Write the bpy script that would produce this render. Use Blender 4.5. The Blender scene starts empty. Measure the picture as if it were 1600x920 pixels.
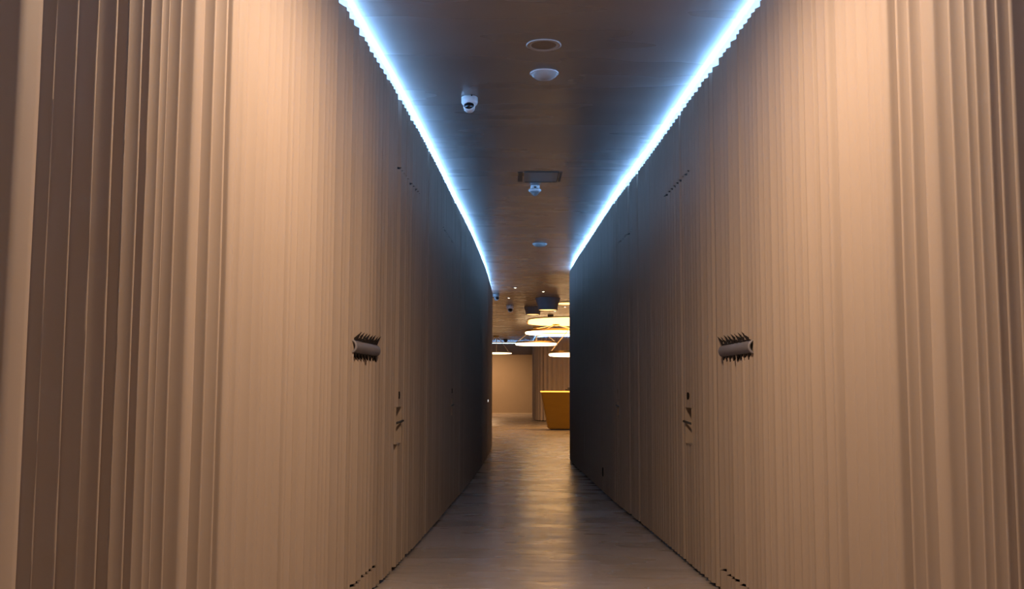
import bpy, bmesh, math, random
import numpy as np
from mathutils import Vector, Matrix

S = bpy.context.scene
C = S.collection
random.seed(7)

# ---------------------------------------------------------------- camera
FPX, PITCH, ROLL, EYE = 1583.9, 0.0930209, 0.0031754, 1.03
cam_d = bpy.data.cameras.new('camera')
cam_d.sensor_width = 36.0
cam_d.lens = FPX / 1600 * 36.0
cam_d.clip_start, cam_d.clip_end = 0.05, 200
cam = bpy.data.objects.new('camera', cam_d)
C.objects.link(cam)
sp, cp, sr, cr = math.sin(PITCH), math.cos(PITCH), math.sin(ROLL), math.cos(ROLL)
ax = Vector((cr, -sr * sp, sr * cp))
ay = Vector((-sr, -cr * sp, cr * cp))
az = Vector((0, -cp, -sp))
cam.matrix_world = Matrix((
    (ax.x, ay.x, az.x, 0.0),
    (ax.y, ay.y, az.y, 0.0),
    (ax.z, ay.z, az.z, EYE),
    (0, 0, 0, 1)))
S.camera = cam

# ---------------------------------------------------------------- world, exposure
w = bpy.data.worlds.new('world')
S.world = w
w.use_nodes = True
w.node_tree.nodes['Background'].inputs[0].default_value = (0.9, 0.75, 0.6, 1)
w.node_tree.nodes['Background'].inputs[1].default_value = 0.01
S.view_settings.view_transform = 'Standard'
S.view_settings.look = 'None'
S.view_settings.gamma = 1
S.view_settings.use_curve_mapping = False
S.view_settings.exposure = 0.0

# light levels of the lamps, including the added ones
WARM = (1.0, 0.70, 0.46)
LAMP_W = 98.0            # ceiling lamp over the near end of the corridor
LED_RGB, LED_S = (0.24, 0.52, 1.0), 92.0
PANEL_RGB, PANEL_S = (1.0, 0.50, 0.13), 4.6
RING_RGB, RING_S = (1.0, 0.70, 0.38), 6.0
HALL_RGB = (1.0, 0.62, 0.34)
HALL_W = 85.0           # recess lamp and the two unseen lamps added in the hall

CEIL, TOP = 2.80, 2.733

# ---------------------------------------------------------------- materials
def mat(name, rgb, rough=0.6, metal=0.0, spec=0.5, emit=None, strength=0.0,
        noise=None, bump=None, rnoise=None, bumpscale=None):
    m = bpy.data.materials.new(name)
    m.use_nodes = True
    nt = m.node_tree
    b = nt.nodes['Principled BSDF']
    b.inputs['Base Color'].default_value = (*rgb, 1)
    b.inputs['Roughness'].default_value = rough
    b.inputs['Metallic'].default_value = metal
    b.inputs['Specular IOR Level'].default_value = spec
    tc = nt.nodes.new('ShaderNodeTexCoord')

    def noise_node(scale, detail=2.0):
        mp = nt.nodes.new('ShaderNodeMapping')
        mp.inputs['Scale'].default_value = scale
        nt.links.new(tc.outputs['Object'], mp.inputs[0])
        n = nt.nodes.new('ShaderNodeTexNoise')
        n.inputs['Scale'].default_value = 1.0
        n.inputs['Detail'].default_value = detail
        nt.links.new(mp.outputs[0], n.inputs['Vector'])
        return n
    if noise:
        scale, lo, hi = noise
        n = noise_node(scale)
        r = nt.nodes.new('ShaderNodeValToRGB')
        r.color_ramp.elements[0].position = 0.1
        r.color_ramp.elements[1].position = 0.9
        r.color_ramp.elements[0].color = (*[c * lo for c in rgb], 1)
        r.color_ramp.elements[1].color = (*[min(1, c * hi) for c in rgb], 1)
        nt.links.new(n.outputs['Fac'], r.inputs[0])
        nt.links.new(r.outputs[0], b.inputs['Base Color'])
    if rnoise:
        scale, lo, hi = rnoise
        n = noise_node(scale)
        mr = nt.nodes.new('ShaderNodeMapRange')
        mr.inputs['From Min'].default_value = 0.1
        mr.inputs['From Max'].default_value = 0.9
        mr.inputs['To Min'].default_value = lo
        mr.inputs['To Max'].default_value = hi
        nt.links.new(n.outputs['Fac'], mr.inputs['Value'])
        nt.links.new(mr.outputs[0], b.inputs['Roughness'])
    if bump:
        scale, dist = bump
        n = noise_node(scale, 2.6)
        bp = nt.nodes.new('ShaderNodeBump')
        bp.inputs['Strength'].default_value = 1.0
        bp.inputs['Distance'].default_value = dist
        nt.links.new(n.outputs['Fac'], bp.inputs['Height'])
        nt.links.new(bp.outputs[0], b.inputs['Normal'])
    if emit:
        b.inputs['Emission Color'].default_value = (*emit, 1)
        b.inputs['Emission Strength'].default_value = strength
    return m

M = {
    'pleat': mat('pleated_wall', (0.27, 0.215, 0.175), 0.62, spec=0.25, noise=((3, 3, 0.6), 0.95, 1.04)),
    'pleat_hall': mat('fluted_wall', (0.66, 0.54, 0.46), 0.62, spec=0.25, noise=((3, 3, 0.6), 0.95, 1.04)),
    'backing': mat('dark_backing', (0.02, 0.018, 0.017), 0.9, spec=0.1),
    'ceiling': mat('satin_ceiling', (0.24, 0.215, 0.20), 0.34, spec=0.42,
                   noise=((0.8, 2.4, 1), 0.88, 1.12), rnoise=((0.7, 2.8, 1), 0.20, 0.36)),
    'floor': mat('polished_concrete', (0.35, 0.30, 0.27), 0.36, spec=0.75,
                 noise=((1.0, 1.8, 1), 0.78, 1.22), rnoise=((1.2, 3, 1), 0.18, 0.38), bump=((4.5, 12, 1), 0.0045)),
    'plaster': mat('tan_plaster', (0.50, 0.37, 0.24), 0.7, noise=((2, 2, 2), 0.95, 1.05)),
    'light_line': mat('painted_light_line', (0.75, 0.62, 0.46), 0.5),
    'led': mat('led_light', (0.8, 0.9, 1), 0.5, emit=LED_RGB, strength=LED_S),
    'ledfar': mat('hall_led_light', (0.8, 0.9, 1), 0.5, emit=LED_RGB, strength=16.0),
    'white': mat('white_plastic', (0.78, 0.80, 0.84), 0.4, noise=((30, 30, 30), 0.97, 1.02)),
    'cove': mat('white_cove', (0.75, 0.75, 0.75), 0.7),
    'grey': mat('grey_plastic', (0.30, 0.31, 0.33), 0.4),
    'black': mat('black_glass', (0.01, 0.01, 0.012), 0.12),
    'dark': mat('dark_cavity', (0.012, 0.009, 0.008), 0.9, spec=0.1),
    'reflector': mat('downlight_reflector', (0.42, 0.40, 0.39), 0.45),
    'indicator': mat('indicator_light', (0.8, 0.8, 0.8), 0.5, emit=(1, .95, .9), strength=0.8),
    'browned': mat('brownish_glass', (0.20, 0.17, 0.155), 0.35),
    'lens': mat('lamp_lens', (0.9, 0.8, 0.6), 0.4, emit=WARM, strength=6.0),
    'spot': mat('spot_lens', (0.9, 0.8, 0.6), 0.4, emit=(1, 0.85, 0.6), strength=14.0),
    'panel': mat('luminous_panel', (0.9, 0.8, 0.6), 0.5, emit=PANEL_RGB, strength=PANEL_S),
    'ring': mat('ring_diffuser', (0.9, 0.85, 0.8), 0.5, emit=RING_RGB, strength=RING_S),
    'brass': mat('brushed_brass', (0.62, 0.36, 0.10), 0.34, metal=0.9, noise=((4, 4, 40), 0.85, 1.1)),
    'desk': mat('gold_desk', (0.31, 0.16, 0.008), 0.5, metal=0.35, noise=((2, 2, 12), 0.9, 1.08)),
    'deskled': mat('desk_edge_light', (1, 0.8, 0.3), 0.5, emit=(1.0, 0.52, 0.07), strength=1.5),
    'shade': mat('grey_lamp_shade', (0.13, 0.13, 0.14), 0.6, noise=((8, 8, 8), 0.9, 1.1)),
    'tube': mat('grey_handle', (0.14, 0.13, 0.145), 0.55, noise=((12, 12, 12), 0.85, 1.1)),
    'cable': mat('steel_cable', (0.85, 0.72, 0.55), 0.5),
    'slot': mat('dark_slot_metal', (0.07, 0.065, 0.06), 0.5),
}

# ---------------------------------------------------------------- helpers
def obj(name, bm, m, parent=None, smooth=False):
    me = bpy.data.meshes.new(name)
    bm.to_mesh(me)
    bm.free()
    ms = m if isinstance(m, (list, tuple)) else [m]
    for k in ms:
        me.materials.append(k)
    if smooth:
        for p in me.polygons:
            p.use_smooth = True
    o = bpy.data.objects.new(name, me)
    C.objects.link(o)
    if parent is not None:
        o.parent = parent
    return o

def tag(o, label, cat, group=None):
    o['label'] = label
    o['category'] = cat
    if group:
        o['group'] = group
    return o

def thing(name, label, cat, loc, rotz=0.0, group=None):
    o = bpy.data.objects.new(name, None)
    C.objects.link(o)
    o.location = loc
    o.rotation_euler = (0, 0, rotz)
    o.empty_display_size = 0.1
    return tag(o, label, cat, group)

def struct(o):
    o['kind'] = 'structure'
    return o

def box(bm, x0, x1, y0, y1, z0, z1, mi=0, bevel=0.0):
    r = bmesh.ops.create_cube(bm, size=1.0)
    vs = r['verts']
    for v in vs:
        v.co = Vector((x0 + (v.co.x + .5) * (x1 - x0), y0 + (v.co.y + .5) * (y1 - y0), z0 + (v.co.z + .5) * (z1 - z0)))
    fs = {f for v in vs for f in v.link_faces}
    for f in fs:
        f.material_index = mi
    if bevel:
        es = list({e for v in vs for e in v.link_edges})
        bmesh.ops.bevel(bm, geom=es, offset=bevel, segments=2, affect='EDGES')
    return bm

def lathe(bm, prof, n=40, mi=0, cap=False, axis=None, loc=(0, 0, 0)):
    """prof: list of (radius, z). axis: Matrix applied to points."""
    rings = []
    for r, z in prof:
        if r < 1e-6:
            p = Vector((0, 0, z))
            p = (axis @ p if axis else p) + Vector(loc)
            rings.append([bm.verts.new(p)])
        else:
            row = []
            for i in range(n):
                a = 2 * math.pi * i / n
                p = Vector((r * math.cos(a), r * math.sin(a), z))
                p = (axis @ p if axis else p) + Vector(loc)
                row.append(bm.verts.new(p))
            rings.append(row)
    for A, B in zip(rings, rings[1:]):
        for i in range(n):
            j = (i + 1) % n
            if len(A) == 1 and len(B) == 1:
                continue
            if len(A) == 1:
                f = bm.faces.new((A[0], B[j], B[i]))
            elif len(B) == 1:
                f = bm.faces.new((A[i], A[j], B[0]))
            else:
                f = bm.faces.new((A[i], A[j], B[j], B[i]))
            f.material_index = mi
    return bm

def torus(bm, R, r, z=0.0, n=64, k=12, axis=None, loc=(0, 0, 0), sx=1.0, sz=1.0):
    prof = [(R + sx * r * math.cos(2 * math.pi * i / k), z + sz * r * math.sin(2 * math.pi * i / k)) for i in range(k + 1)]
    lathe(bm, prof, n=n, axis=axis, loc=loc)
    bmesh.ops.remove_doubles(bm, verts=bm.verts, dist=1e-5)
    return bm

def rod(bm, a, b, r, n=8):
    a, b = Vector(a), Vector(b)
    d = b - a
    q = Vector((0, 0, 1)).rotation_difference(d).to_matrix()
    lathe(bm, [(0, 0), (r, 0), (r, d.length), (0, d.length)], n=n, axis=q, loc=a)
    return bm

def bmn():
    return bmesh.new()

# ---------------------------------------------------------------- wall paths
class Path:
    """a plan curve with arc length; side = +1: corridor lies to the right of travel, -1: to the left"""
    def __init__(self, pts, side, smooth=0.25):
        P = np.array(pts, float)
        seg = np.hypot(*np.diff(P, axis=0).T)
        s = np.concatenate(([0], np.cumsum(seg)))
        ss = np.arange(0, s[-1], 0.02)
        X = np.interp(ss, s, P[:, 0])
        Y = np.interp(ss, s, P[:, 1])
        k = int(smooth / 0.02)
        g = np.exp(-0.5 * (np.arange(-3 * k, 3 * k + 1) / k) ** 2)
        g /= g.sum()
        def sm(a):
            n = 3 * k
            l = 2 * a[0] - a[n:0:-1]
            r = 2 * a[-1] - a[-2:-n - 2:-1]
            return np.convolve(np.concatenate((l, a, r)), g, 'valid')
        X, Y = sm(X), sm(Y)
        seg = np.hypot(np.diff(X), np.diff(Y))
        self.s = np.concatenate(([0], np.cumsum(seg)))
        self.X, self.Y, self.side = X, Y, side
        self.L = self.s[-1]
        tx = np.gradient(X)
        ty = np.gradient(Y)
        l = np.hypot(tx, ty)
        self.tx, self.ty = tx / l, ty / l
        self.imax = int(np.argmax(Y)) if side != 2 else len(Y)

    def at(self, s, off=0.0):
        x = np.interp(s, self.s, self.X)
        y = np.interp(s, self.s, self.Y)
        tx = np.interp(s, self.s, self.tx)
        ty = np.interp(s, self.s, self.ty)
        n = (ty, -tx) if self.side > 0 else (-ty, tx)
        return Vector((x + n[0] * off, y + n[1] * off, 0))

    def frame(self, s):
        tx = float(np.interp(s, self.s, self.tx))
        ty = float(np.interp(s, self.s, self.ty))
        n = Vector((ty, -tx, 0)) if self.side > 0 else Vector((-ty, tx, 0))
        return Vector((tx, ty, 0)), n

    def s_of_y(self, y):
        m = int(np.searchsorted(self.Y > 14.0, True)) + 400
        m = min(m, len(self.Y))
        return float(np.interp(y, self.Y[:m], self.s[:m]))

LEFT = Path([(-1.06, -3.0), (-1.02, 0), (-.945, 1.5), (-.885, 2.5), (-.812, 3.5), (-.745, 4.4), (-.71, 5.0),
             (-.672, 5.6), (-.632, 6.33), (-.588, 7.3), (-.55, 8.28), (-.52, 9.2), (-.478, 10.2), (-.44, 11.3),
             (-.402, 12.8), (-.370, 14.35), (-.354, 16), (-.345, 18.1), (-.37, 18.3), (-.43, 18.42), (-.55, 18.5), (-6.0, 18.5)], 1, 0.12)
RIGHT = Path([(1.24, -3.0), (1.22, 0), (1.19, 1.5), (1.16, 2.5), (1.125, 3.5), (1.088, 4.4), (1.07, 5.0), (1.05, 5.6),
              (1.03, 6.3), (1.002, 7.35), (.97, 8.2), (.93, 9.2), (.903, 10.5), (.876, 12), (.852, 13), (.836, 14.6),
              (.845, 14.9), (.90, 15.1), (1.05, 15.25), (8.0, 15.25)], -1, 0.12)

def make_folds(path, known, w0, w1, depth=0.40, seed=1, start=0.0, end=None):
    """folds: list of crests (s, crest width, depth of the valley after it)"""
    rnd = random.Random(seed)
    end = end or path.L - 0.02
    F = []
    known = sorted(known)
    s = start + 0.01
    lo = known[0][0] if known else 1e9
    while s < min(lo, end) - 0.04:
        F.append([s, 0.0, None])
        s += rnd.uniform(w0, w1)
    for k in known:
        F.append([k[0], k[1], k[2] if len(k) > 2 else None])
    s = (known[-1][0] if known else s) + rnd.uniform(w0, w1)
    while s < end:
        F.append([s, 0.012 if rnd.random() < .2 else 0.0, None])
        s += rnd.uniform(w0, w1) * (1.5 if rnd.random() < .08 else 1.0)
    for a, b in zip(F, F[1:]):
        wdt = b[0] - b[1] / 2 - a[0] - a[1] / 2
        k = a[2] if a[2] else rnd.uniform(0.75, 1.1)
        if not a[2] and a[0] > 6.0:
            k = rnd.uniform(0.35, 0.62) if rnd.random() > .12 else rnd.uniform(1.0, 1.3)
        a[2] = min(0.055, max(0.006, wdt * depth * k))
    F[-1][2] = 0.02
    return F

U = [0.0, 0.05, 0.11, 0.2, 0.31, 0.42, 0.54, 0.68, 0.82, 0.91, 0.96]
def fold_samples(F):
    """(s, offset) samples of the pleated section"""
    out = []
    for a, b in zip(F, F[1:]):
        s0, s1 = a[0] + a[1] / 2, b[0] - b[1] / 2
        if a[1] > 0:
            out += [(a[0] - a[1] / 2 + .001, -0.0015), (a[0] - a[1] / 4, 0.001), (a[0], 0.002), (a[0] + a[1] / 4, .001)]
        for u in U:
            v = u / 0.42 * 0.5 if u < 0.42 else 0.5 + (u - 0.42) / 0.58 * 0.5
            g = math.sin(math.pi * v) ** 0.9
            out.append((s0 + u * (s1 - s0), -a[2] * g))
    out.sort()
    return out

def pleat_mesh(path, samples, s0, s1, z0, z1, holes=(), wob=0.0015, extra=0.0):
    """pleated sheet between arc lengths s0..s1 and heights z0..z1; holes: (sa, sb, za, zb)"""
    ss = [a for a, _ in samples]
    oo = [b for _, b in samples]
    br = {round(s0, 5), round(s1, 5)}
    zr = {z0, z1}
    for h in holes:
        for v in h[:2]:
            if s0 < v < s1: br.add(round(v, 5))
        for v in h[2:]:
            if z0 < v < z1: zr.add(v)
    cols = sorted(br | {round(s, 5) for s in ss if s0 < s < s1})
    cc = [cols[0]]
    for c in cols[1:]:
        if c - cc[-1] > 1e-4: cc.append(c)
    cols = cc
    nz = max(2, int((z1 - z0) / 0.22))
    rows = sorted(zr | {z0 + (z1 - z0) * i / nz for i in range(1, nz)})
    bm = bmesh.new()
    grid = []
    for s in cols:
        o = float(np.interp(s, ss, oo)) + extra
        b = path.at(s, o)
        t, n = path.frame(s)
        col = []
        for z in rows:
            ph = 6.1 * s
            d = wob * (math.sin(2.3 * z + ph) + 0.7 * math.sin(5.1 * z - 1.7 * ph) + 0.5 * math.sin(9.0 * z + 2.3 * ph))
            col.append(bm.verts.new(b + t * d + Vector((0, 0, z))))
        grid.append(col)
    for i in range(len(cols) - 1):
        sm = (cols[i] + cols[i + 1]) / 2
        for j in range(len(rows) - 1):
            zm = (rows[j] + rows[j + 1]) / 2
            if any(h[0] < sm < h[1] and h[2] < zm < h[3] for h in holes):
                continue
            q = (grid[i][j], grid[i + 1][j], grid[i + 1][j + 1], grid[i][j + 1])
            bm.faces.new(q if path.side > 0 else q[::-1])
    loose = [v for v in bm.verts if not v.link_faces]
    bmesh.ops.delete(bm, geom=loose, context='VERTS')
    return bm

def ribbon(bm, path, s0, s1, oa, za, ob, zb, step=0.15, mi=0):
    """flat strip that follows the path between two (offset, height) edges"""
    n = max(2, int((s1 - s0) / step))
    prev = None
    for i in range(n + 1):
        s = s0 + (s1 - s0) * i / n
        a = bm.verts.new(path.at(s, oa) + Vector((0, 0, za)))
        b = bm.verts.new(path.at(s, ob) + Vector((0, 0, zb)))
        if prev:
            f = bm.faces.new((prev[0], a, b, prev[1]))
            f.material_index = mi
        prev = (a, b)

def tube_along(bm, path, s0, s1, off, z, r, step=0.12, k=8):
    n = max(2, int((s1 - s0) / step))
    prev = None
    for i in range(n + 1):
        s = s0 + (s1 - s0) * i / n
        t, nn = path.frame(s)
        c = path.at(s, off) + Vector((0, 0, z))
        row = [bm.verts.new(c + nn * (r * math.cos(2 * math.pi * q / k)) + Vector((0, 0, r * math.sin(2 * math.pi * q / k)))) for q in range(k)]
        if prev:
            for q in range(k):
                bm.faces.new((prev[q], prev[(q + 1) % k], row[(q + 1) % k], row[q]))
        else:
            bm.faces.new(row)
        prev = row
    bm.faces.new(prev[::-1])

# crests seen near the camera, by distance along the corridor (metres), crest width, depth factor
kl = [(1.76, 0), (1.885, .075, 1.0), (1.977, 0), (2.065, 0), (2.155, 0), (2.244, 0, 1.7), (2.304, 0), (2.379, 0, 1.3), (2.425, 0),
      (2.488, 0), (2.529, 0), (2.607, 0), (2.735, .06), (2.851, 0), (2.946, 0, 1.5), (3.02, .05), (3.12, .03), (3.24, 0), (3.33, .02),
      (3.41, 0), (3.49, 0), (3.57, 0, 1.4), (3.63, .02), (3.72, 0, 1.2), (3.80, 0)]
kr = [(2.20, 0), (2.309, 0), (2.369, 0), (2.416, 0), (2.477, 0), (2.525, 0), (2.606, 0), (2.735, .07), (2.856, 0),
      (2.937, 0, 1.3), (3.03, .04), (3.14, .04), (3.25, 0), (3.34, 0), (3.43, .02), (3.53, .02), (3.63, 0, 1.4), (3.68, 0), (3.78, 0, 1.3),
      (3.84, 0), (3.93, 0)]
def conv(path, k):
    return [(path.s_of_y(a[0]),) + tuple(a[1:]) for a in k]
FL = fold_samples(make_folds(LEFT, conv(LEFT, kl), .055, .105, .42, 3))
FR = fold_samples(make_folds(RIGHT, conv(RIGHT, kr), .055, .105, .42, 5))

GAP = 0.004
def build_corridor_wall(name, path, F, doors, stopback):
    s_end = path.L - 0.1
    holes = [(path.s_of_y(a) , path.s_of_y(b), z0, z1) for a, b, z0, z1 in doors]
    bm = pleat_mesh(path, F, 0.05, s_end, 0.022, TOP, holes)
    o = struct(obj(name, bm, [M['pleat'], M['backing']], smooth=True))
    so = o.modifiers.new('thickness', 'SOLIDIFY')
    so.thickness = 0.003
    so.offset = -1 if path.side > 0 else 1
    so.use_rim = False
    bm = bmn()
    ribbon(bm, path, 0.05, s_end, -0.085, 0.0, -0.085, 2.70)          # dark carcass behind the pleats
    ribbon(bm, path, 0.05, s_end, -0.085, 2.70, -0.058, 2.70)
    ribbon(bm, path, 0.05, s_end, -0.030, 0.0, -0.030, 0.03)          # recessed plinth
    ribbon(bm, path, 0.05, s_end, -0.030, 0.03, -0.085, 0.03)
    obj('wall_backing', bm, M['backing'], o)
    bm = bmn()
    ribbon(bm, path, 0.05, s_end, -0.085, 2.70, -0.085, CEIL)  # upper backing in white, put in to brighten the LED glow
    obj('cove_reflector', bm, M['cove'], o)
    return o

DL = [(4.652, 5.36, 0.12, TOP + 1), (5.80, 6.74, 0.022 - 1, 2.33), (8.10, 9.07, -1, 2.34)]
DR = [(4.561, 5.27, 0.12, TOP + 1), (5.88, 6.76, -1, 2.325), (8.10, 9.07, -1, 2.33)]
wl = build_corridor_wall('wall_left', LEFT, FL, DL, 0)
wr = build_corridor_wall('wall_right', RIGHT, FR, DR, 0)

# ---------------------------------------------------------------- doors in the pleated walls
def recess_box(path, s0, s1, z0, z1, d=0.06):
    bm = bmn()
    c = {}
    for i, s in enumerate((s0, s1)):
        for j, z in enumerate((z0, z1)):
            for k, o in enumerate((0.001, -d)):
                c[i, j, k] = bm.verts.new(path.at(s, o) + Vector((0, 0, z)))
    F4 = [((0,0,1),(1,0,1),(1,1,1),(0,1,1)), ((0,0,0),(0,0,1),(0,1,1),(0,1,0)), ((1,0,0),(1,1,0),(1,1,1),(1,0,1)),
          ((0,0,0),(1,0,0),(1,0,1),(0,0,1)), ((0,1,0),(0,1,1),(1,1,1),(1,1,0))]
    for f in F4:
        bm.faces.new([c[k] for k in f])
    return bm

def disc_on(path, s, z, off, rs, rz, thick=0.006, n=24):
    bm = bmn()
    t, nn = path.frame(s)
    ctr = path.at(s, off) + Vector((0, 0, z))
    A = [bm.verts.new(ctr + t * rs * math.cos(2*math.pi*i/n) + Vector((0, 0, rz * math.sin(2*math.pi*i/n)))) for i in range(n)]
    B = [bm.verts.new(v.co + nn * thick) for v in A]
    bm.faces.new(A)
    bm.faces.new(B)
    for i in range(n):
        bm.faces.new((A[i], A[(i+1) % n], B[(i+1) % n], B[i]))
    return bm

def tube_handle(path, s0, s1, z, parent, shade_fins):
    """hollow tube lying on the pleats, dark fins above and below imitate the shade in the valleys"""
    R_, r_ = 0.034, 0.025
    off = -0.016
    bm = bmn()
    n = 28
    rows = []
    prof = [(0.0, r_ * .3, .06), (0.0, r_, .05), (0.0, r_, 0.0), (0.0, R_ * 1.02, 0.0), (0, R_, .03), (0, R_, .5), (0, R_, .93), (0, R_ * .93, .97), (0, R_ * .7, .992), (0, R_ * .3, 1.0)]
    for _, r, u in prof:
        s = s0 + (s1 - s0) * u
        t, nn = path.frame(s)
        c = path.at(s, off) + Vector((0, 0, z))
        rows.append([bm.verts.new(c + nn * (r * math.cos(2*math.pi*i/n)) + Vector((0, 0, r * math.sin(2*math.pi*i/n)))) for i in range(n)])
    for k, (A, B) in enumerate(zip(rows, rows[1:])):
        for i in range(n):
            f = bm.faces.new((A[i], A[(i+1) % n], B[(i+1) % n], B[i]))
            f.material_index = 1 if k < 2 else 0
    f = bm.faces.new(rows[0]); f.material_index = 1
    bm.faces.new(rows[-1][::-1])
    bmesh.ops.recalc_face_normals(bm, faces=bm.faces)
    h = obj('pull_handle', bm, [M['tube'], M['dark']], parent, smooth=True)
    for up, cnt, hh, lean in ((1, shade_fins, 0.048, 0.13), (-1, shade_fins, 0.030, 0.01)):
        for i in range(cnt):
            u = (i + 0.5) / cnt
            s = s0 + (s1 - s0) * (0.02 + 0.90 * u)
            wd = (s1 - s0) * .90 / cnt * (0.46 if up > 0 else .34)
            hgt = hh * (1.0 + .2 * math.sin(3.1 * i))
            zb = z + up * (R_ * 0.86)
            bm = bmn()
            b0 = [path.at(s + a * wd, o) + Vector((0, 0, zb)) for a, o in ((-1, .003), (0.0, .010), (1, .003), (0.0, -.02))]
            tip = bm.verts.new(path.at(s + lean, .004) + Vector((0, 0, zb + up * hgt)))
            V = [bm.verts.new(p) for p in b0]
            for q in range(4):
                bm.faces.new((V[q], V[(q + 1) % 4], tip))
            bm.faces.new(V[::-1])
            obj('shade_fin', bm, M['dark'], h)  # dark fin in place of the shade in a pleat valley
    return h

def door(idx, path, F, a, b, z0, z1, kind):
    gap = 0.0012 if kind == 'tube' else GAP
    s0, s1 = path.s_of_y(a) + gap, path.s_of_y(b) - gap
    z0, z1 = max(z0, 0.022), min(z1, TOP)
    topgap = 0.013 if z1 < TOP else 0.0
    holes = []
    if kind == 'near':
        rs = (s0 + 0.02, s0 + 0.20, .715, .925)
    elif kind == 'far':
        rs = (s1 - 0.14, s1 - 0.03, .80, .945)
    if kind != 'tube':
        holes.append(rs)
    zz0 = z0 + (0.012 if kind == 'tube' else 0.0)
    bm = pleat_mesh(path, F, s0, s1, zz0, z1 - topgap, holes)
    o = struct(obj('door_%d' % idx, bm, M['pleat'], smooth=True))
    so = o.modifiers.new('thickness', 'SOLIDIFY')
    so.thickness = 0.003
    so.offset = -1 if path.side > 0 else 1
    so.use_rim = False
    if kind == 'tube':
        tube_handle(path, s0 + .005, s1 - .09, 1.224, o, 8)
    else:
        obj('handle_recess', recess_box(path, *rs), M['pleat'], o)
        # lever that bridges the recess
        sm, zm = (rs[0] + rs[1]) / 2, rs[2] + (rs[3] - rs[2]) * 0.58
        bm = bmn()
        p = [path.at(rs[0] + .01, -.05), path.at(rs[1] - .005, .012)]
        rod(bm, p[0] + Vector((0, 0, zm - .02)), p[1] + Vector((0, 0, zm + .006)), 0.007, 10)
        obj('latch_lever', bm, M['slot'], o, smooth=True)
        bm = bmn()
        rod(bm, path.at(sm, -.055) + Vector((0, 0, rs[2] + .02)), path.at(sm + .03, -.03) + Vector((0, 0, zm)), 0.005, 8)
        obj('latch_rod', bm, M['slot'], o, smooth=True)
        obj('keyhole', disc_on(path, sm + .02, rs[3] + .068, -0.02, .013, .021, .0215), M['dark'], o)
    return o

n = 1
for path, F, D in ((LEFT, FL, DL), (RIGHT, FR, DR)):
    for (a, b, z0, z1), kind in zip(D, ('tube', 'near', 'far')):
        door(n, path, F, a, b, z0, z1, kind)
        n += 1

# ---------------------------------------------------------------- room shell
bm = bmn(); box(bm, -6.2, 8.2, -3.2, 42.4, -0.08, 0.0)
struct(obj('floor', bm, M['floor']))
bm = bmn(); box(bm, -6.2, 8.2, -3.2, 42.4, CEIL, CEIL + 0.08)
struct(obj('ceiling', bm, M['ceiling']))
bm = bmn(); box(bm, -1.3, 1.45, -3.15, -2.99, 0, CEIL)
struct(obj('wall_back', bm, M['plaster']))
bm = bmn(); box(bm, -6.2, -6.0, 18.3, 42.4, 0, CEIL)
struct(obj('wall_hall_left', bm, M['plaster']))
bm = bmn(); box(bm, 8.0, 8.2, 15.0, 42.4, 0, CEIL)
struct(obj('wall_hall_right', bm, M['plaster']))
bm = bmn(); box(bm, -6.0, 8.0, 42.05, 42.25, 0, CEIL)
struct(obj('wall_recess', bm, M['plaster']))
bm = bmn(); box(bm, -6.0, 8.0, 42.03, 42.05, 0, 0.055)  # pale strip imitates the line of LED light along the wall foot
struct(obj('light_line_recess', bm, M['light_line']))
# lintel wall with a wide opening
bm = bmn()
box(bm, -6.0, -3.0, 38.0, 38.25, 0, TOP)
box(bm, -3.0, 3.0, 38.0, 38.25, 2.315, TOP)
box(bm, 3.0, 8.0, 38.0, 38.25, 0, TOP)
struct(obj('wall_far', bm, M['plaster']))

# fluted free-standing wall block with a rounded corner
MID = Path([(.76, 37.95), (.76, 33.7), (.80, 33.4), (.93, 33.1), (1.25, 32.95), (7.9, 32.95)], 1, 0.15)
mf = [[s, 0.02, 0.045] for s in np.arange(0.03, MID.L - 0.02, 0.15)]
FM = fold_samples(mf)
bm = pleat_mesh(MID, FM, 0.05, MID.L - 0.15, 0.02, TOP, wob=0.0)
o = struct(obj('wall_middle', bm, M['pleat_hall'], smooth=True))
bm = bmn()
ribbon(bm, MID, 0.05, MID.L - .15, -.06, 0, -.06, CEIL, .3)
ribbon(bm, MID, 0.05, MID.L - .15, -.025, 0, -.025, .03, .3)
obj('wall_backing', bm, M['backing'], o)

# ---------------------------------------------------------------- LED strips on the wall tops
def led(path, s0, s1, label, off=-0.040):
    bm = bmn()
    tube_along(bm, path, s0, s1, off, TOP + 0.011, 0.0055)
    o = obj('led_strip', bm, M['ledfar' if path is MID else 'led'], smooth=True)
    tag(o, label, 'light strip', 'cool LED strips along the wall tops')
    return o
led(LEFT, 0.3, LEFT.L - 0.3, 'cool blue-white LED strip glowing along the top edge of the left corridor wall')
led(RIGHT, 0.3, RIGHT.L - 0.3, 'cool blue-white LED strip glowing along the top edge of the right corridor wall')
led(MID, 0.3, MID.L - 0.4, 'bluish LED strip on top of the fluted wall behind the gold desk')
bm = bmn(); box(bm, -5.9, 2.9, 38.03, 38.05, TOP, TOP + 0.014)
tag(obj('led_strip', bm, M['ledfar']), 'bluish LED strip above the wide opening at the far end of the hall', 'light strip',
    'cool LED strips along the wall tops')

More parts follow.
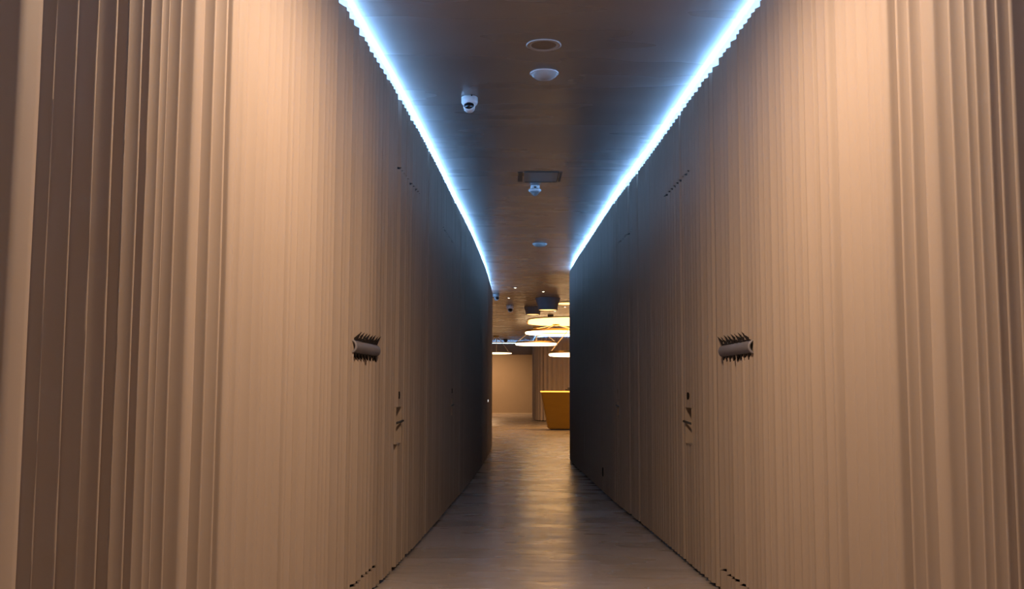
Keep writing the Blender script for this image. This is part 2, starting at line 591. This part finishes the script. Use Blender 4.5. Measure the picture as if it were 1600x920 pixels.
# ---------------------------------------------------------------- ceiling fittings
def downlight(x, y, r, label, lit=False, style='cone'):
    t = thing('recessed_downlight', label, 'ceiling light', (x, y, CEIL), 0, 'round downlights over the corridor')
    bm = bmn()
    lathe(bm, [(r * 1.0, 0.0), (r * 1.0, -0.004), (r * 0.96, -0.006), (r * 0.90, -0.005), (r * 0.88, -0.001)], 48)
    obj('trim_ring', bm, M['white'] if style != 'flat' else M['reflector'], t, smooth=True)
    bm = bmn()
    if style == 'flat':
        lathe(bm, [(r * .90, -0.0035), (r * .80, -0.0060), (r * .72, -0.0030)], 48)
        obj('reflector', bm, M['reflector'], t, smooth=True)
        bm = bmn()
        lathe(bm, [(r * .90, -0.0015), (r * .5, -0.0018), (0, -0.002)], 48)
        obj('unlit_lens', bm, M['browned'], t, smooth=True)
    elif lit:
        lathe(bm, [(r * .9, -0.004), (r * .5, -0.008), (0, -0.009)], 48)
        obj('lamp_lens', bm, M['lens'], t, smooth=True)
    else:
        lathe(bm, [(r * .93, -0.005), (r * .86, -0.016), (r * .62, -0.030), (r * .3, -0.038), (0, -0.040)], 48)
        obj('diffuser_dome', bm, M['reflector'] if style == 'dome' else M['white'], t, smooth=True)
    return t
downlight(0.160, 5.092, 0.090, 'large unlit round downlight in the corridor ceiling, nearest of the two side by side', style='flat')
downlight(0.178, 5.562, 0.080, 'unlit round downlight with bluish-white bowl, just behind the brown round one', style='dome')
downlight(0.339, 12.297, 0.090, 'small unlit round downlight far down the corridor ceiling beyond the sensor', style='dome')

# lit ceiling lamps out of view, some of them added as fill
def lit_lamp(x, y, watts, label, rgb=WARM):
    t = downlight(x, y, 0.12, label, lit=True)
    ld = bpy.data.lights.new('lamp_light', 'AREA')
    ld.shape = 'DISK'
    ld.size = 0.2
    ld.energy = watts
    ld.color = rgb
    lo = bpy.data.objects.new('lamp_light', ld)
    C.objects.link(lo)
    lo.location = (0, 0, -0.02)
    lo.parent = t
lit_lamp(0.14, 3.15, LAMP_W, 'lit warm ceiling lamp at the near end of the corridor')
lit_lamp(0.10, -0.6, 24.0, 'unseen warm fill lamp added at the start of the corridor')  # added fill for the flanks that face the camera
lit_lamp(-1.0, 40.2, HALL_W, 'lit warm ceiling lamp inside the recess behind the far opening', HALL_RGB)
lit_lamp(-2.6, 24.0, HALL_W, 'unseen warm fill lamp added on the left side of the hall', HALL_RGB)  # added out of view to brighten the hall
lit_lamp(4.6, 19.5, HALL_W, 'unseen warm fill lamp added on the right side of the hall', HALL_RGB)  # second unseen lamp added to light the hall

def dome_camera(x, y, k, yaw, label, bodym='white'):
    t = thing('security_camera', label, 'security camera', (x, y, CEIL), yaw, 'dome cameras under the ceiling')
    bm = bmn()
    lathe(bm, [(0, 0), (.046*k, 0), (.050*k, -.004*k), (.050*k, -.034*k), (.046*k, -.044*k), (.038*k, -.052*k), (.030*k, -.055*k), (0, -.056*k)], 40)
    obj('housing', bm, M[bodym], t, smooth=True)
    ctr = Vector((0, -.014*k, -.068*k))
    q = Matrix.Rotation(math.radians(68), 3, 'X')          # the eye looks along the corridor, a little down
    bm = bmn()
    bmesh.ops.create_uvsphere(bm, u_segments=32, v_segments=20, radius=.034*k)
    for v in bm.verts: v.co += ctr
    obj('eyeball', bm, M[bodym], t, smooth=True)
    bm = bmn()
    lathe(bm, [(.0295*k, .019*k), (.023*k, .030*k), (.012*k, .0375*k), (0, .039*k)], 40, axis=q, loc=ctr)
    obj('lens_dome', bm, M['black'], t, smooth=True)
    bm = bmn()
    lathe(bm, [(.0355*k, .008*k), (.0360*k, .018*k), (.0340*k, .023*k), (.0295*k, .024*k), (.0290*k, .018*k)], 40, axis=q, loc=ctr)
    obj('bezel', bm, M['white'], t, smooth=True)
    bm = bmn()
    box(bm, .012*k, .020*k, -.0515*k, -.046*k, -.006*k, 0)
    obj('cable_notch', bm, M['dark'], t)
    return t
dome_camera(-0.262, 6.04, 1.0, -0.04, 'white dome security camera on the left of the corridor ceiling, nearest camera')
dome_camera(-0.299, 18.86, 1.3, 0.5, 'dark grey dome camera tucked against the end of the left wall top', 'grey')
dome_camera(-0.04, 21.46, 1.6, 0.1, 'white dome camera on the hall ceiling left of the drum lamps')

t = thing('motion_sensor', 'bluish-white tapered ceiling sensor just behind the dark rectangular slot', 'sensor', (0.198, 8.73, CEIL))
bm = bmn(); lathe(bm, [(0, 0), (.038, 0), (.040, -.003), (.040, -.020), (.034, -.028), (0, -.028)], 32)
obj('base', bm, M['white'], t, smooth=True)
bm = bmn(); lathe(bm, [(0, -.026), (.040, -.028), (.053, -.036), (.055, -.044), (.048, -.053), (.040, -.058), (0, -.058)], 32)
obj('collar', bm, M['white'], t, smooth=True)
bm = bmn(); lathe(bm, [(.040, -.056), (.028, -.072), (.014, -.086), (.007, -.092), (0, -.093)], 32)
obj('lens', bm, M['grey'], t, smooth=True)
bm = bmn(); box(bm, -.010, .012, -.043, -.036, -.026, -.016)
obj('sensor_window', bm, M['dark'], t)

t = thing('ceiling_slot', 'shallow dark rectangular slot panel in the corridor ceiling before the sensor', 'ceiling panel', (0.235, 8.36, CEIL))
bm = bmn(); box(bm, -.13, .14, -.19, .19, -.003, 0)
obj('panel', bm, M['reflector'], t)
for x0, x1, y0, y1, mm in ((-.138, -.130, -.20, .20, 'grey'), (.140, .148, -.20, .20, 'slot'), (-.138, .148, -.205, -.19, 'slot'), (-.138, .148, .19, .205, 'slot')):
    bm = bmn(); box(bm, x0, x1, y0, y1, -.006, 0)
    obj('frame_strip', bm, M[mm], t)
for x0, x1 in ((-.19, -.150), (.155, .175)):
    bm = bmn(); box(bm, x0, x1, -.19, .19, -.004, 0)
    obj('slot_opening', bm, M['slot'], t)

def spot(x, y, label):
    t = thing('ceiling_spotlight', label, 'ceiling light', (x, y, CEIL), 0, 'tiny lit spots in the hall ceiling')
    bm = bmn(); lathe(bm, [(.034, 0), (.034, -.006), (.024, -.008), (.022, -.002)], 20)
    obj('trim_ring', bm, M['reflector'], t, smooth=True)
    bm = bmn(); lathe(bm, [(.021, -.005), (.012, -.009), (0, -.010)], 20)
    obj('lamp_lens', bm, M['spot'], t, smooth=True)
spot(0.056, 17.65, 'tiny lit spot in the ceiling, nearest to the corridor of the five')
spot(-0.062, 19.65, 'tiny lit spot in the ceiling just in front of the white far camera')
spot(0.569, 18.33, 'tiny lit spot in the ceiling directly in front of the large drum lamp')
spot(0.978, 23.0, 'tiny lit spot in the ceiling just behind the large drum lamp')
spot(1.144, 21.75, 'tiny lit spot in the ceiling against the end of the right wall')

t = thing('smoke_detector', 'small dark disc detector on the ceiling before the big luminous panel', 'smoke detector', (0.93, 24.3, CEIL))
bm = bmn(); lathe(bm, [(0, 0), (.07, 0), (.075, -.01), (.07, -.03), (.05, -.045), (0, -.05)], 28)
obj('cover', bm, M['slot'], t, smooth=True)
t = thing('ceiling_speaker', 'small dark cone fitting hanging from the ceiling near the far blue LED strip', 'ceiling fitting', (-0.224, 36.2, CEIL))
bm = bmn(); lathe(bm, [(0, 0), (.05, 0), (.09, -.02), (.07, -.06), (.03, -.10), (0, -.11)], 28)
obj('cone', bm, M['slot'], t, smooth=True)

# luminous ceiling panels
def lum_panel(x0, x1, y0, y1, rad, label):
    t = thing('luminous_ceiling_panel', label, 'ceiling light', ((x0 + x1) / 2, (y0 + y1) / 2, CEIL), 0)
    hx, hy = (x1 - x0) / 2, (y1 - y0) / 2
    def outline(g):
        P = []
        for cx_, cy_, a0 in ((hx - rad, hy - rad, 0), (-hx + rad, hy - rad, 90), (-hx + rad, -hy + rad, 180), (hx - rad, -hy + rad, 270)):
            for k in range(9):
                a = math.radians(a0 + 90 * k / 8)
                P.append((cx_ + (rad + g) * math.cos(a), cy_ + (rad + g) * math.sin(a)))
        return P
    bm = bmn()
    A = [bm.verts.new((x, y, -.012)) for x, y in outline(0)]
    bm.faces.new(A[::-1])
    obj('diffuser', bm, M['panel'], t)
    bm = bmn()
    o1 = [bm.verts.new((x, y, -.016)) for x, y in outline(0)]
    o2 = [bm.verts.new((x, y, -.016)) for x, y in outline(.04)]
    o3 = [bm.verts.new((x, y, 0)) for x, y in outline(.04)]
    N = len(o1)
    for i in range(N):
        j = (i + 1) % N
        bm.faces.new((o1[i], o1[j], o2[j], o2[i]))
        bm.faces.new((o2[i], o2[j], o3[j], o3[i]))
    obj('frame', bm, M['brass'], t)
lum_panel(.43, 4.6, 24.75, 28.3, 1.1, 'big cream glowing rounded panel in the hall ceiling above the ring lamps')
lum_panel(.93, 3.4, 20.55, 21.1, .2, 'narrow cream glowing slit in the hall ceiling beside the large drum lamp')

# drum lamps
def drum(x, y, rt, rb, h, label):
    t = thing('drum_lamp', label, 'ceiling light', (x, y, CEIL), 0, 'grey drum lamps on the hall ceiling')
    bm = bmn()
    pr = []
    for i in range(13):
        u = i / 12
        pr.append((rb + (rt - rb) * (1 - u) ** 1.7, -h * u))
    lathe(bm, pr + [(rb - .012, -h), (rb - .012, -h + .03)], 48)
    obj('lamp_shade', bm, M['shade'], t, smooth=True)
    bm = bmn()
    lathe(bm, [(rb - .012, -h + .008), (rb * .5, -h + .001), (0, -h - .002)], 48)
    obj('diffuser', bm, M['panel'], t, smooth=True)
drum(0.70, 19.75, .25, .19, .235, 'large dark grey flared drum lamp with glowing cream underside, the nearer one')
drum(0.455, 21.9, .20, .155, .165, 'smaller dark grey flared drum lamp, behind and left of the larger one')

# ring pendants
def ring(x, y, z, R, r, label, ncab=3, a0=0.0, canopy='brass', sp=1.0):
    t = thing('ring_pendant', label, 'pendant light', (x, y, z), 0, 'glowing ring pendants in the hall')
    bm = bmn(); torus(bm, R, r, 0, sx=1.0, sz=0.9)
    obj('diffuser_ring', bm, M['ring'], t, smooth=True)
    bm = bmn()
    lathe(bm, [(R + r * .7, r * .6), (R + r * .7, r * 2.0), (R - r * .7, r * 2.0), (R - r * .7, r * .6), (R + r * .7, r * .6)], 64)
    obj('brass_band', bm, M['brass'], t)
    H = CEIL - z
    bm = bmn(); lathe(bm, [(0, H), (.10, H), (.10, H - .03), (.07, H - .045), (0, H - .045)], 28)
    obj('canopy', bm, M['brass'], t, smooth=True)
    for i in range(ncab):
        a = a0 + 2 * math.pi * i / ncab
        bm = bmn()
        rod(bm, (R * math.cos(a), R * math.sin(a), r * 1.5), (.06 * math.cos(a), .06 * math.sin(a), H - .04), .011, 6)
        obj('cable', bm, M['cable'], t)
ring(1.20, 27.5, 2.55, .80, .040, 'largest and highest white ring pendant, under the big luminous panel', 4, .6)
ring(0.70, 29.0, 2.312, .565, .034, 'white ring pendant between the far wall and the fluted wall, hung on splayed cables', 4, 0.0)
ring(1.68, 25.5, 1.894, .71, .042, 'lowest white ring pendant, hanging over the gold desk', 4, 0.0)
ring(-0.52, 34.0, 2.222, .50, .013, 'thin dim ring pendant farthest off, beside the end of the left wall', 3, 1.57)

# ---------------------------------------------------------------- desk
t = thing('reception_desk', 'gold trapezoid reception desk with glowing yellow top edge before the fluted wall', 'desk', (2.4, 26.2, 0))
bm = bmn()
pl = [(-1.47, 0), (1.47, 0)]
lo_ = [(-1.47, -.36), (1.47, -.36), (1.47, .36), (-1.47, .36)]
hi_ = [(-1.64, -.50), (1.64, -.50), (1.64, .42), (-1.64, .42)]
A = [bm.verts.new((x, y, .03)) for x, y in lo_]
B = [bm.verts.new((x, y, .955)) for x, y in hi_]
bm.faces.new(A[::-1]); bm.faces.new(B)
for i in range(4):
    bm.faces.new((A[i], A[(i + 1) % 4], B[(i + 1) % 4], B[i]))
bmesh.ops.bevel(bm, geom=[e for e in bm.edges], offset=.02, segments=2, affect='EDGES')
obj('body', bm, M['desk'], t)
bm = bmn(); box(bm, -1.40, 1.40, -.30, .30, 0, .035)
obj('plinth', bm, M['slot'], t)
bm = bmn(); box(bm, -1.655, 1.655, -.515, .435, .955, .985, bevel=.004)
obj('edge_light', bm, M['deskled'], t)
bm = bmn(); box(bm, -1.65, 1.65, -.51, .43, .985, 1.0)
obj('counter_top', bm, M['desk'], t)
t = thing('desk_tray', 'low dark item lying on the gold desk top beside the right wall end', 'desk item', (1.47, 26.0, 1.0))
bm = bmn(); box(bm, -.10, .10, -.12, .12, 0, .035, bevel=.006)
obj('tray', bm, M['slot'], t)
bm = bmn(); box(bm, -.04, .09, -.10, .10, .035, .075, bevel=.006)
obj('handset', bm, M['slot'], t)

# ---------------------------------------------------------------- small wall items
s = RIGHT.s_of_y(10.2)
o = obj('round_vent', disc_on(RIGHT, s, .214, -.02, .045, .045, .024), M['dark'])
tag(o, 'small round black hole low in the right corridor wall near the floor', 'vent')
s = LEFT.s_of_y(15.38)
o = obj('wall_button', disc_on(LEFT, s, .853, -.02, 0.018, .018, .030), M['indicator'])
tag(o, 'tiny pale round dot at mid height near the far end of the left wall', 'button')
